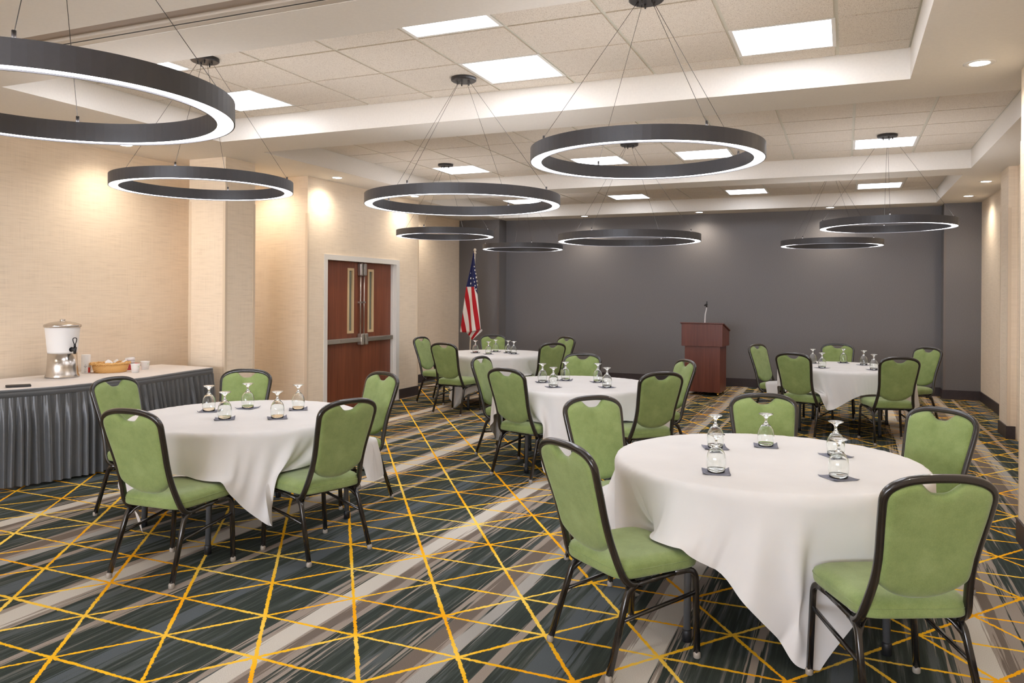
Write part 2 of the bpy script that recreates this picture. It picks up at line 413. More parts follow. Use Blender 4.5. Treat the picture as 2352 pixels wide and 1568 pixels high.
for a, (x0, x1) in enumerate(fill_wins):
    bm = bm_new(); add_box(bm, x0, x0+.05, YF-.12, YF-.02, WZ0, WZ1); add_box(bm, x1-.05, x1, YF-.12, YF-.02, WZ0, WZ1)
    add_box(bm, x0+.05, x1-.05, YF-.12, YF-.02, WZ0, WZ0+.05); add_box(bm, x0+.05, x1-.05, YF-.12, YF-.02, WZ1-.05, WZ1)
    add_box(bm, x0+.05, x1-.05, YF-.135, YF-.125, WZ0+.05, WZ1-.05, 1)
    struct('window_%d' % (a+1), bm, [M['white_trim'], M['fill_shade']])
# baseboards
BH, BT = .147, .014
def bbd(name, boxes):
    bm = bm_new()
    for b in boxes: add_box(bm, *b, 0, BH)
    struct(name, bm, M['base'])
bbd('baseboard_left', [(XL, XL+BT, YF, 8.155), (XL, BX+BT, BY0-BT, BY0), (BX, BX+BT, BY0, DY0-.06), (BX, BX+BT, DY1+.075, BY1+BT), (XL, BX, BY1, BY1+BT), (XL, XL+BT, BY1+BT, 14.1)])
bbd('baseboard_back', [(XL, -6.255+BT, 14.10-BT, 14.10), (-6.255, -6.255+BT, 14.10, YB), (-6.255, 1.44, YB-BT, YB), (1.44-BT, 1.44, 14.10, YB), (1.44-BT, XR, 14.10-BT, 14.10)])
bbd('baseboard_right', [(XR-BT, XR, 10.87, 14.1), (1.702-BT, XR, 10.87, 10.87+BT), (1.702-BT, 1.702, 10.39-BT, 10.87), (1.702, 1.78, 10.39-BT, 10.39), (XN-BT, XN, YF, 6.05+BT), (XN, 1.3, 6.05, 6.05+BT)])
# clear corner guards
n_trim = 2
def guard(cx_, cy_, sx, sy, top, mat):
    global n_trim
    bm = bm_new(); t_ = .0035; L = .032
    add_box(bm, min(cx_, cx_-sx*L), max(cx_, cx_-sx*L), min(cy_, cy_+sy*t_), max(cy_, cy_+sy*t_), BH, top)
    add_box(bm, min(cx_, cx_+sx*t_), max(cx_, cx_+sx*t_), min(cy_+sy*t_, cy_-sy*L), max(cy_+sy*t_, cy_-sy*L), BH, top)
    struct('trim_%d' % n_trim, bm, mat); n_trim += 1
M['guard'] = simple('clear_corner_guard', sc(222,204,180), .3, spec=.5)
M['guard_dark'] = simple('clear_corner_guard_dark', sc(110,103,100), .3, spec=.5)
for a in ((-6.255, 6.70, 1, -1), (-6.255, 7.17, 1, 1), (-6.776, 6.70, -1, -1), (BX, BY0, 1, -1), (BX, BY1, 1, 1)): guard(*a, 2.62, M['guard'])
guard(1.702, 10.39, -1, -1, 2.62, M['guard']); guard(1.702, 10.87, -1, 1, 2.62, M['guard'])
guard(-6.255, 14.10, 1, -1, 2.62, M['guard_dark']); guard(1.44, 14.10, -1, -1, 2.62, M['guard_dark'])
guard(XN, 6.05, -1, 1, 2.62, M['guard'])

# double door
bm = bm_new()
FX = BX+.012
add_box(bm, BX-.14, FX, DY0-.05, DY0+.02, 0, DZ+.05); add_box(bm, BX-.14, FX, DY1-.02, DY1+.07, 0, DZ+.05); add_box(bm, BX-.14, FX, DY0+.02, DY1-.02, DZ-.02, DZ+.05)
add_box(bm, BX-.14, FX-.05, DY1-.045, DY1-.02, 0, DZ-.02)
door = struct('door_1', bm, M['white_trim'], 'mahogany double door with panic bars in a white frame')
DM = (DY0+DY1)/2+.03
dxf = BX-.075; dxb = dxf-.045
for side in (0, 1):
    ya, yb = ((DY0+.022, DM-.003), (DM+.003, DY1-.047))[side]
    bm = bm_new(); ly = (DM-.325, DM-.175) if side == 0 else (DM+.175, DM+.325)
    add_box(bm, dxb, dxf, ya, ly[0]+.02, .012, DZ-.024); add_box(bm, dxb, dxf, ly[1]-.02, yb, .012, DZ-.024)
    add_box(bm, dxb, dxf, ly[0]+.02, ly[1]-.02, .012, 1.07); add_box(bm, dxb, dxf, ly[0]+.02, ly[1]-.02, 1.94, DZ-.024)
    leaf = obj('door_leaf', bm, M['door_wood'], door)
    bm = bm_new()
    for q in ((ly[0], ly[0]+.035, 1.05, 1.96), (ly[1]-.035, ly[1], 1.05, 1.96), (ly[0]+.035, ly[1]-.035, 1.05, 1.085), (ly[0]+.035, ly[1]-.035, 1.925, 1.96)):
        add_box(bm, dxb-.008, dxf+.01, *q)
    fr = obj('window_frame', bm, M['lite_frame'], leaf)
    bm = bm_new(); add_box(bm, dxb+.015, dxf-.012, ly[0]+.03, ly[1]-.03, 1.08, 1.93); obj('glass_pane', bm, M['wired'], leaf)
    # panic bar
    bm = bm_new(); zb_ = .955
    s = -1 if side == 0 else 1
    e0, e1 = (ya+.01, DM-.07) if side == 0 else (DM+.07, yb-.005)
    add_box(bm, dxf, dxf+.055, e0, e1, zb_-.032, zb_+.032); bevel_all(bm, .007)
    ins = .30 if side == 0 else -.30
    yc = e0+.30 if side == 0 else e1-.28
    add_box(bm, dxf+.055, dxf+.068, min(yc, e1 if side == 0 else e0), max(yc, e1 if side == 0 else e0), zb_-.022, zb_+.022)
    obj('push_bar', bm, M['satin_metal'], leaf)
    bm = bm_new()
    y0_, y1_ = (DM-.085, DM-.012) if side == 0 else (DM+.012, DM+.085)
    add_box(bm, dxf, dxf+.085, y0_, y1_, zb_-.075, zb_+.085); bevel_all(bm, .018, 3)
    obj('latch_box', bm, M['satin_metal'], leaf)
    bm = bm_new(); ry = DM+s*.045
    add_tube(bm, [(dxf+.03, ry, zb_+.08), (dxf+.03, ry, 1.90)], .0095, n=8)
    add_box(bm, dxf, dxf+.045, ry-.022, ry+.022, 1.47, 1.495)
    obj('latch_rod', bm, M['satin_metal'], leaf)
    bm = bm_new(); add_box(bm, dxf, dxf+.06, ry-.03, ry+.03, 1.86, 2.035); bevel_all(bm, .012, 2)
    obj('top_latch', bm, M['satin_metal'], leaf)

# ------------------------------------------------------------------ ceiling lights
bay_name = {0: 'first ceiling recess', 1: 'middle ceiling recess', 2: 'farthest ceiling recess', 3: 'ceiling recess behind the camera', 4: 'last ceiling recess by the added windows'}
ordn = {(0, 0): 'rightmost', (0, -3): 'second from the right', (0, -7): 'leftmost, behind the big ring', (1, 0): 'rightmost, above a ring canopy', (1, -3): 'second from the right, seen through a ring',
        (1, -5): 'third from the right, seen through a ring', (1, -8): 'leftmost, beside a canopy', (2, 0): 'rightmost', (2, -3): 'second from the right', (2, -6): 'third from the right', (2, -9): 'leftmost, seen through a ring',
        (4, 0): 'right', (4, -4): 'middle', (4, -8): 'left', (3, 0): 'right', (3, -4): 'middle', (3, -8): 'left'}
for (bi, a, b, x0, x1, y0, y1) in panels:
    cx_, cy_ = (x0+x1)/2, (y0+y1)/2; row = '' if b == 0 else (' in the nearer row' )
    th = thing('ceiling_light_panel', 'square white light panel in the %s, %s%s' % (bay_name[bi], ordn[(bi, a)], row), 'ceiling light', (cx_, cy_, ZC), 0, 'square ceiling light panels')
    hx, hy = (x1-x0)/2-.004, (y1-y0)/2-.004; dxh, dyh = .297, .277
    bm = bm_new(); z0, z1 = -.006, -.0002
    add_box(bm, -hx, -dxh, -hy, hy, z0, z1); add_box(bm, dxh, hx, -hy, hy, z0, z1); add_box(bm, -dxh, dxh, -hy, -dyh, z0, z1); add_box(bm, -dxh, dxh, dyh, hy, z0, z1)
    obj('frame', bm, M['white_trim'], th)
    bm = bm_new(); add_box(bm, -dxh, dxh, -dyh, dyh, -.004, -.0003); obj('diffuser', bm, M['panel'], th)
downs = [(.786, 5.79, 'large white recessed downlight near the top right corner', 1), (1.66, 11.64, 'warm recessed downlight nearer the camera above the right wall', 0), (1.66, 13.2, 'warm recessed downlight in the far right corner', 0),
         (-.233, 14.10, 'warm downlight grazing the charcoal wall, right of three', 0), (-2.384, 14.12, 'warm downlight grazing the charcoal wall above the lectern side', 0), (-4.505, 14.10, 'warm downlight grazing the charcoal wall, left of three', 0),
         (-6.717, 5.8, 'warm downlight above the buffet below the big ring', 0), (-6.011, 8.41, 'warm downlight above the near end of the door wall', 0), (-6.018, 10.40, 'warm downlight above the far end of the door wall', 0),
         (-6.72, 7.80, 'warm downlight hidden behind the left ring beside the column', 0), (-6.75, 12.4, 'warm downlight above the far left beige recess', 0), (-6.717, 2.6, 'warm downlight above the left wall outside the photo', 0), (.786, 2.5, 'white recessed downlight outside the photo on the right', 1)]
M['down_white'] = emission('downlight_lens_white', (1, .98, .95), DOWN_E)
for (x, y, lab, wh) in downs:
    th = thing('recessed_downlight', lab, 'downlight', (x, y, HC), 0, 'recessed downlights')
    k = 1.0
    bm = bm_new(); add_lathe(bm, [(.058, -.001), (.064, -.004), (.088, -.004), (.094, -.0005), (.058, -.0005)], 28); obj('trim_ring', bm, M['white_trim'], th)
    bm = bm_new(); add_lathe(bm, [(0, -.002), (.058, -.002)], 24); obj('lens', bm, M['down_white'] if wh else M['down'], th)
    ld = bpy.data.lights.new('bulb', 'SPOT'); ld.energy = SPOT_W*(1.2 if wh else (1.15 if y > 14 else 1.0)); ld.color = (1, .95, .88) if wh else (1, .87, .72)
    ld.spot_size = math.radians(150); ld.spot_blend = 1.0; ld.shadow_soft_size = .04
    lo = bpy.data.objects.new('bulb', ld); C.objects.link(lo); lo.parent = th; lo.location = (0, 0, -.02)

# ------------------------------------------------------------------ ring pendants
def ring_pendant(x, y, z, r, h, zc, label, rot=0.0):
    th = thing('ring_pendant', label, 'pendant light', (x, y, z), rot, 'black ring pendants')
    ri = r-.068; n = 96
    bm = bm_new()
    add_lathe(bm, [(r-.005, .006), (r-.005, 0), (r, 0), (r, h), (ri, h), (ri, 0), (ri+.005, 0), (ri+.005, .006), (ri+.005, .012), (r-.005, .012)], n, smooth=False, closed=True)
    for f in bm.faces:
        nn = f.calc_center_median()
    o = obj('ring_band', bm, M['ring_metal'], th)
    for p in o.data.polygons: p.use_smooth = False
    bm = bm_new(); add_lathe(bm, [(ri+.0055, .005), (r-.0055, .005)], n); obj('diffuser', bm, M['ring_led'], th)
    bm = bm_new(); add_lathe(bm, [(ri+.012, h+.0008), (r-.012, h+.0008)], n); obj('added_top_glow', bm, M['ring_fill'], th)  # lit top face added so light reaches the ceiling
    cz = zc-z
    bm = bm_new(); add_lathe(bm, [(0, cz-.028), (.092, cz-.028), (.100, cz-.022), (.100, cz-.0015), (0, cz-.0015)], 36, smooth=False)
    for k in range(5): 
        a = k*2*PI/5+.4
        add_lathe(bm, [(0, cz-.052), (.005, cz-.052), (.007, cz-.028)], 8, (.05*math.cos(a), .05*math.sin(a), 0))
    obj('canopy', bm, M['canopy'], th)
    for k in range(4):
        a = PI/4+k*PI/2; rm = r-.034
        bm = bm_new(); add_tube(bm, [(rm*math.cos(a), rm*math.sin(a), h+.02), (.05*math.cos(a), .05*math.sin(a), cz-.03)], .0014, n=6)
        wi = obj('suspension_wire', bm, M['wire'], th)
        bm = bm_new(); add_lathe(bm, [(0, h+.03), (.0065, h+.03), (.0065, h), (0, h)], 10, (rm*math.cos(a), rm*math.sin(a), 0)); obj('wire_anchor', bm, M['canopy'], wi)
    return th
rings = [
 (-2.577, 1.915, 2.22, .61, HC, 'large-looking black ring pendant cut off by the left edge, nearest the camera', 89),
 (-4.302, 4.394, 2.338, .626, ZC-.008, 'black ring pendant above the buffet side table on the left', 72),
 (-2.78, 5.558, 2.290, .768, ZC-.008, 'wide black ring pendant left of centre below a square light', 39),
 (-1.056, 4.439, 2.352, .659, ZC-.008, 'black ring pendant over the front right table', 87),
 (-4.815, 9.114, 2.352, .635, ZC-.008, 'black ring pendant above the door and the far left table', 47),
 (-2.235, 8.622, 2.198, .791, ZC-.008, 'wide black ring pendant in front of the charcoal wall centre', 29),
 (.402, 9.132, 2.32, .659, ZC-.008, 'black ring pendant at right, upper of the two on the right', 45),
 (-4.845, 11.873, 2.342, .655, ZC-.008, 'smallest-looking black ring pendant right of the flag', 80),
 (-.176, 11.592, 2.292, .655, ZC-.008, 'black ring pendant at right, lower and farther of the two', 11.6)]
for x, y, z, r, zc, lab, rot in rings: ring_pendant(x, y, z, r, .078, zc, lab, math.radians(rot))

# ------------------------------------------------------------------ chairs
def yb(z):   # lean of the back frame (centre line)
    pts = [(.36, -.150), (.42, -.178), (.50, -.206), (.60, -.238), (.70, -.268), (.80, -.300), (.88, -.324), (.96, -.350)]
    for (z0, y0), (z1, y1) in zip(pts[:-1], pts[1:]):
        if z <= z1: return y0+(y1-y0)*(z-z0)/(z1-z0)
    return -.35
WP = [(.36, .200), (.42, .199), (.48, .188), (.56, .178), (.64, .178), (.72, .186), (.80, .195), (.86, .199)]
def wb(z):
    if z <= WP[0][0]: return WP[0][1]
    for (z0, w0), (z1, w1) in zip(WP[:-1], WP[1:]):
        if z <= z1: return w0+(w1-w0)*(z-z0)/(z1-z0)
    return WP[-1][1]
def arch(x):  # top of the back frame centre line at lateral x
    u = min(1, abs(x)/.2); return .865+.087*(1-u**2.6)**(1/2.6) if u < 1 else .865
def make_chair():
    th = thing('banquet_chair', '', 'chair', (0, 0, 0), 0, 'green banquet chairs')
    m = M['chair_metal']
    # back frame loop
    right = [(wb(z), yb(z), z) for z in (.42, .50, .58, .66, .74, .82)]
    top = []
    for k in range(0, 19):
        a = PI/2*k/18*1.0; u = math.cos(a)**(2/2.6); v = math.sin(a)**(2/2.6)
        x = .200*u; z = .865+.087*v; top.append((x, yb(z), z))
    left = [(-x, y, z) for x, y, z in (right+top[:-1])][::-1]
    low_r = [(.196, -.075, .366), (.199, -.118, .368), (.2, -.150, .384)]
    low_l = [(-x, y, z) for x, y, z in low_r][::-1]
    pts = low_r+right+top+left+low_l
    bm = bm_new(); add_tube(bm, catmull(pts, 3),   .0155, .0145, n=12, ref=Vector((1, 0, 0)), power=3.0); obj('back_frame', bm, m, th)
    # upholstered back pad with hand-hold scoop
    nu, nv = 46, 26
    def ztop(x):
        z = arch(x)-.010
        if abs(x) < .088: z -= .046*(.5+.5*math.cos(PI*(abs(x)/.088)**1.55))
        return min(z, .944)
    def zbot(x): return .478+.075*(abs(x)/.18)**2.3
    bm = bm_new()
    def pad(side):
        rows = []
        for i in range(nu+1):
            u = -1+2*i/nu; row = []
            us = math.sin(u*PI/2)*.35+u*.65
            for j in range(nv+1):
                v = j/nv; vs = .5-.5*math.cos(PI*v)*1.0; vs = .5*v+.5*vs
                x = us*.186; zt = ztop(us*.196); z0 = zbot(us*.18); z = z0+(zt-z0)*vs
                x = us*(min(wb(z), .199)-.004) if z < .86 else us*(.195)*1.0
                if z > .865:   # follow the rounded shoulder
                    q = min(1, (z-.865)/.087); lim = .200*(max(0, 1-q**2.6))**(1/2.6)-.002
                    x = max(-lim, min(lim, x)) if abs(us) > .45 else x
                e = min(1-abs(us), 1e9); ex = max(0, 1-((1-min(1, (1-abs(us))/.16))**2)); ez = max(0, 1-((1-min(1, min(vs, 1-vs)/.10))**2))
                th_ = .018+.016*math.sqrt(ex*ez)*side*0
                d = (.004+.020*math.sqrt(max(0, ex*ez)))
                row.append(bm.verts.new((x, yb(z)+d*side+.002, z)))
            rows.append(row)
        for i in range(nu):
            for j in range(nv):
                q = (rows[i][j], rows[i+1][j], rows[i+1][j+1], rows[i][j+1])
                f = bm.faces.new(q if side < 0 else q[::-1]); f.smooth = True
        return rows
    A = pad(1); B = pad(-1)
    ring = lambda R: [R[i][0] for i in range(nu+1)]+[R[nu][j] for j in range(1, nv+1)]+[R[i][nv] for i in range(nu-1, -1, -1)]+[R[0][j] for j in range(nv-1, 0, -1)]
    a, b = ring(A), ring(B)
    for k in range(len(a)):
        k2 = (k+1) % len(a); f = bm.faces.new((a[k], a[k2], b[k2], b[k])); f.smooth = True
    obj('backrest', bm, M['green'], th)
    # seat cushion
    bm = bm_new(); n = 18
    def seatpt(u, v, top):
        p = 7.0
        ru = 1-.5*(v**6)*.10
        x = u*(.212+.016*(v+1)/2); y = .022+v*.220
        r = (abs(u)**p+abs(v)**p)**(1/p)
        if r > 1e-6:
            mx = max(abs(u), abs(v)); k = mx/r
            x *= k; y = .022+v*k*.220
        e = max(abs(u), abs(v))
        edge = math.sqrt(max(0, 1-e**12))
        if top: z = .457+.020*edge+.007*(1-u*u)*(1-v*v)-.004*(max(0, v)**3)
        else: z = .396
        return Vector((x, y, z))
    T = [[bm.verts.new(seatpt(-1+2*i/n, -1+2*j/n, True)) for j in range(n+1)] for i in range(n+1)]
    Bt = [[bm.verts.new(seatpt((-1+2*i/n)*.97, (-1+2*j/n)*.97, False)) for j in range(n+1)] for i in range(n+1)]
    for i in range(n):
        for j in range(n):
            f = bm.faces.new((T[i][j], T[i+1][j], T[i+1][j+1], T[i][j+1])); f.smooth = True
            f = bm.faces.new((Bt[i][j], Bt[i][j+1], Bt[i+1][j+1], Bt[i+1][j])); f.smooth = True
    rg = lambda R: [R[i][0] for i in range(n)]+[R[n][j] for j in range(n)]+[R[i][n] for i in range(n, 0, -1)]+[R[0][j] for j in range(n, 0, -1)]
    a, b = rg(T), rg(Bt)
    loops = [a]+[[bm.verts.new((v.co.x*k_, .022+(v.co.y-.022)*k_, z_)) for v in a] for k_, z_ in ((1.012, .447), (1.018, .432), (1.018, .417), (1.008, .402))]+[b]
    for p_, q_ in zip(loops[:-1], loops[1:]):
        for k in range(len(a)):
            k2 = (k+1) % len(a)
            f = bm.faces.new((p_[k], q_[k], q_[k2], p_[k2])); f.smooth = True
    so = subsurf(obj('seat', bm, M['green'], th))
    bm = bm_new()
    pr = [Vector((seatpt(-1+2*i/24, -1, True))) for i in range(25)]+[seatpt(1, -1+2*j/24, True) for j in range(1, 25)]+[seatpt(1-2*i/24, 1, True) for i in range(1, 25)]+[seatpt(-1, 1-2*j/24, True) for j in range(1, 24)]
    add_tube(bm, [(p.x*1.019, .022+(p.y-.022)*1.019, .436) for p in pr], .0018, n=6, closed=True); obj('piping', bm, M['green'], so)
    # seat frame: side rails, cross rails and stacking braces
    bm = bm_new()
    for s in (-1, 1):
        add_tube(bm, [(s*.205, .155, .388), (s*.201, -.12, .368)], .010, .0125, n=10, power=3)
        add_tube(bm, fillet([(s*.210, -.170, .300), (s*.165, -.120, .372), (s*.06, -.06, .388)], .03), .0075, n=8)
    add_tube(bm, [(-.203, .13, .384), (.203, .13, .384)], .009, n=8); add_tube(bm, [(-.2, -.10, .374), (.2, -.10, .374)], .009, n=8)
    add_box(bm, -.19, .19, -.16, .20, .388, .402)
    obj('seat_frame', bm, m, th)
    for s in (-1, 1):
        bm = bm_new(); add_tube(bm, fillet([(s*.231, .212, .012), (s*.212, .218, .388), (s*.204, .10, .386)], .085, 8), .0120, .0130, n=12, ref=Vector((1, 0, 0)), power=4)
        lg = obj('leg', bm, m, th)
        bm = bm_new(); add_lathe(bm, [(0, 0), (.013, 0), (.0165, .004), (.0165, .022), (.012, .030), (0, .030)], 12, (s*.231, .212, 0)); obj('glide', bm, M['glide'], lg)
        bm = bm_new(); add_tube(bm, fillet([(s*.222, -.262, .012), (s*.204, -.150, .352), (s*.201, -.09, .370)], .03), .0120, .0130, n=12, ref=Vector((1, 0, 0)), power=4)
        lg = obj('leg', bm, m, th)
        bm = bm_new(); add_lathe(bm, [(0, 0), (.013, 0), (.0165, .004), (.0165, .022), (.012, .030), (0, .030)], 12, (s*.222, -.262, 0)); obj('glide', bm, M['glide'], lg)
        bm = bm_new(); add_tube(bm, [(s*.2175, .213, .285), (s*.2115, -.190, .232)], .008, .0095, n=8, power=3); obj('stretcher', bm, m, th)
    return th
TN = {'T1': 'front right table', 'T2': 'front left table', 'T3': 'middle table', 'T4': 'far left table', 'T5': 'far right table'}
chairs = {
 'T1L': (-.901, 3.467, 52.7, 'green banquet chair seen from behind at the left front of the front right table'),
 'T1R': (.171, 3.441, 115.5, 'green banquet chair nearest the bottom right corner, its back to the camera'),
 'T1LB': (-1.189, 4.485, -39.8, 'green banquet chair facing the camera at the left back of the front right table'),
 'T1B': (-.395, 4.975, -75.0, 'green banquet chair directly behind the front right table, back only'),
 'T1RB': (.302, 4.777, -128.9, 'green banquet chair at the right back of the front right table, near the wall'),
 'T2FL': (-3.556, 3.430, 92.3, 'green banquet chair seen from behind at the front left table, left front'),
 'T2R': (-3.041, 4.043, 162.0, 'green banquet chair seen from behind at the front left table, right front'),
 'T2LB': (-4.656, 4.230, 1.8, 'green banquet chair between the front left table and the skirted buffet'),
 'T2B': (-4.435, 4.827, -68.1, 'green banquet chair behind the front left table, beside the buffet end'),
 'T2RB': (-3.555, 5.131, -111.2, 'green banquet chair at the right back of the front left table, before the door'),
 'T3FL': (-2.576, 6.511, 72.5, 'green banquet chair seen from behind at the left front of the middle table'),
 'T3LB': (-3.105, 7.290, -2.5, 'green banquet chair seen from the side at the left of the middle table'),
 'T3FR': (-1.626, 6.706, 134.5, 'green banquet chair seen from behind at the right front of the middle table'),
 'T3RB': (-1.714, 7.658, -141.9, 'green banquet chair at the right back of the middle table, before the lectern'),
 'T3B': (-2.618, 7.877, -87.0, 'green banquet chair directly behind the middle table, back only'),
 'T4LB': (-5.545, 10.348, -4.2, 'green banquet chair nearest the door wall at the left of the far left table'),
 'T4FL': (-4.818, 9.507, 82.7, 'green banquet chair seen from behind at the left front of the far left table'),
 'T4B': (-5.009, 11.185, -58.0, 'green banquet chair behind the far left table, right below the flag'),
 'T4RB': (-4.119, 11.195, -121.7, 'green banquet chair at the right back of the far left table'),
 'T4FR': (-3.860, 10.084, 143.7, 'green banquet chair seen from behind at the right front of the far left table'),
 'T5LB': (-.778, 10.821, -26.3, 'green banquet chair seen from the side at the left of the far right table'),
 'T5FL': (-.409, 9.715, 67.9, 'green banquet chair seen from behind at the left front of the far right table'),
 'T5FR': (.440, 9.594, 107.8, 'green banquet chair seen from behind at the right front of the far right table'),
 'T5B': (-.107, 11.311, -93.5, 'green banquet chair directly behind the far right table, back only'),
 'T5RB': (.751, 11.082, -134.9, 'green banquet chair at the right back of the far right table, in the room corner')}
proto = make_chair(); first = True
for k, (x, y, a, lab) in chairs.items():
    rz = math.radians(a-90)
    if first: proto.location = (x, y, 0); proto.rotation_euler = (0, 0, rz); proto['label'] = lab; first = False
    else: dup(proto, (x, y, 0), rz, lab)

# ------------------------------------------------------------------ tables and cloths
TR, TZ = .772, .742
tables = {'T1': (-.372, 4.262, 14.7, -71., 1.045), 'T2': (-3.820, 4.320, -18., -33., 1.01), 'T3': (-2.385, 7.165, 20., -85., 1.0), 'T4': (-4.70, 10.50, 30., -103., 1.06), 'T5': (0.0, 10.42, -6.4, -112., 1.0)}
def drape(cx_, cy_, rot, half, obst, N=92, seed=1, steps=200, inward=False):
    rng = np.random.RandomState(seed)
    g = np.linspace(-half, half, N); U, V = np.meshgrid(g, g, indexing='ij')
    r_ = math.radians(rot-45); c_, s_ = math.cos(r_), math.sin(r_)
    P = np.zeros((N, N, 3)); P[..., 0] = cx_+U*c_-V*s_; P[..., 1] = cy_+U*s_+V*c_; P[..., 2] = TZ+.012
    P[..., :2] += rng.randn(N, N, 2)*.0006
    rr = np.hypot(P[..., 0]-cx_, P[..., 1]-cy_); an = np.arctan2(P[..., 1]-cy_, P[..., 0]-cx_)
    ex = np.maximum(0, rr-TR); rn = np.where(rr > TR, TR+.012+ex*(.22+.10*np.sin(an*13+seed)), rr)
    P[..., 0] = cx_+rn*np.cos(an); P[..., 1] = cy_+rn*np.sin(an); P[..., 2] -= ex*.96
    pin = rr < TR-.05; P[..., 2][pin] = TZ+.009; P0 = P.copy()
    Q = P.copy(); d0 = 2*half/(N-1); dt = 1/60.
    S = slice
    sets = []
    for par in (0, 1):
        m = (N-1-par+1)//2*2
        sets.append((np.s_[par:N-1:2, :], np.s_[par+1:N:2, :], d0, 1.))
        sets.append((np.s_[:, par:N-1:2], np.s_[:, par+1:N:2], d0, 1.))
    dd = d0*math.sqrt(2)
    for par in (0, 1):
        sets.append((np.s_[par:N-1:2, 0:N-1], np.s_[par+1:N:2, 1:N], dd, .25))
        sets.append((np.s_[par:N-1:2, 1:N], np.s_[par+1:N:2, 0:N-1], dd, .25))
    for st in (2, 4):
        for off in range(2):
            pass
    def proj_(a, b, L, k, only_stretch=False):
        A, B = P[a], P[b]; n_ = min(A.shape[0], B.shape[0]); m_ = min(A.shape[1], B.shape[1]); A = A[:n_, :m_]; B = B[:n_, :m_]
        D = B-A; l = np.sqrt((D*D).sum(-1, keepdims=True))+1e-9; cor = D*((l-L)/l)*(.5*k)
        A += cor; B -= cor
    def bend(k, st):
        for par in range(st*2):
            pass
        A = P[:-2*st:1]; M_ = P[st:-st]; B = P[2*st:]
        dlt = ((A+B)*.5-M_); P[st:-st] += dlt*k
        A = P[:, :-2*st]; M_ = P[:, st:-st]; B = P[:, 2*st:]
        dlt = ((A+B)*.5-M_); P[:, st:-st] += dlt*k
    def collide(fr):
        x = P[..., 0]-cx_; y = P[..., 1]-cy_; z = P[..., 2]; r = np.hypot(x, y)+1e-9
        top = (r < TR+.004) & (z < TZ+.009) & (z > TZ-.06)
        dz = TZ+.009-z; dr = TR+.006-r
        useup = top & ((dz < dr*1.6) | (r < TR-.03)); useout = top & ~useup
        z[useup] = TZ+.009
        for c0, a_ in ((0, x), (1, y)):
            P[..., c0][useout] += (a_/r*dr)[useout]
        if fr: Q[useup] = P[useup]*.85+Q[useup]*.15
        rl = TR-.03-np.clip((TZ-.07-z)/.16, 0, 1)*(.105 if inward else .04)
        low = (z <= TZ-.06) & (r < rl)
        for c0, a_ in ((0, x), (1, y)): P[..., c0][low] += (a_/r*(rl-r))[low]
        fl = z < .006; z[fl] = .006
        for (ox_, oy_, ang) in obst:
            ca, sa = math.cos(ang), math.sin(ang)     # facing direction
            X = P[..., 0]-ox_; Y = P[..., 1]-oy_; lx = X*sa-Y*ca; ly = X*ca+Y*sa; Z = P[..., 2]
            s_in = (np.abs(lx) < .238) & (ly > -.21) & (ly < .255) & (Z > .34) & (Z < .492)
            upd = .492-Z; out = .255-ly; sx_ = .238-np.abs(lx)
            c_up = s_in & ((upd <= .012) if inward else (upd <= np.minimum(out, sx_)*1.3)); c_out = s_in & ~c_up & (out <= sx_); c_side = s_in & ~c_up & ~c_out
            Z[c_up] = .492
            P[..., 0][c_out] += (out*ca)[c_out]; P[..., 1][c_out] += (out*sa)[c_out]
            sg = np.sign(lx); P[..., 0][c_side] += (sx_*sg*sa)[c_side]; P[..., 1][c_side] -= (sx_*sg*ca)[c_side]
            if fr: Q[c_up] = P[c_up]*.5+Q[c_up]*.5
            yc = -.14-.355*(Z-.377); q = ly-yc
            b_in = (np.abs(lx) < .225) & (np.abs(q) < .045) & (Z > .40) & (Z < .97)
            pu = .045-q
            P[..., 0][b_in] += (pu*ca)[b_in]; P[..., 1][b_in] += (pu*sa)[b_in]
            # front legs
            l_in = (np.abs(np.abs(lx)-.222) < .022) & (np.abs(ly-.215) < .022) & (Z < .37)
            pu = .240-ly; P[..., 0][l_in] += (pu*ca)[l_in]; P[..., 1][l_in] += (pu*sa)[l_in]
    for s in range(steps):
        vel = (P-Q)*(.985 if s < steps*.6 else .93); Q = P.copy(); P = P+vel; P[..., 2] -= 9.8*dt*dt*.8
        for it in range(24):
            for a, b, L, k in sets: proj_(a, b, L, k)
            if it % 5 == 4: bend(.10, 1)
            P[pin] = P0[pin]
            if it % 4 == 3: collide(False)
        bend(.05, 2)
        collide(True); P[pin] = P0[pin]
    K = P.copy()
    for _ in range(2): bend(.25, 1)
    r_now = np.hypot(K[..., 0]-cx_, K[..., 1]-cy_); keep = (K[..., 2] > TZ-.05)
    P[keep] = K[keep]; P[pin] = P0[pin]
    collide(False)
    return P
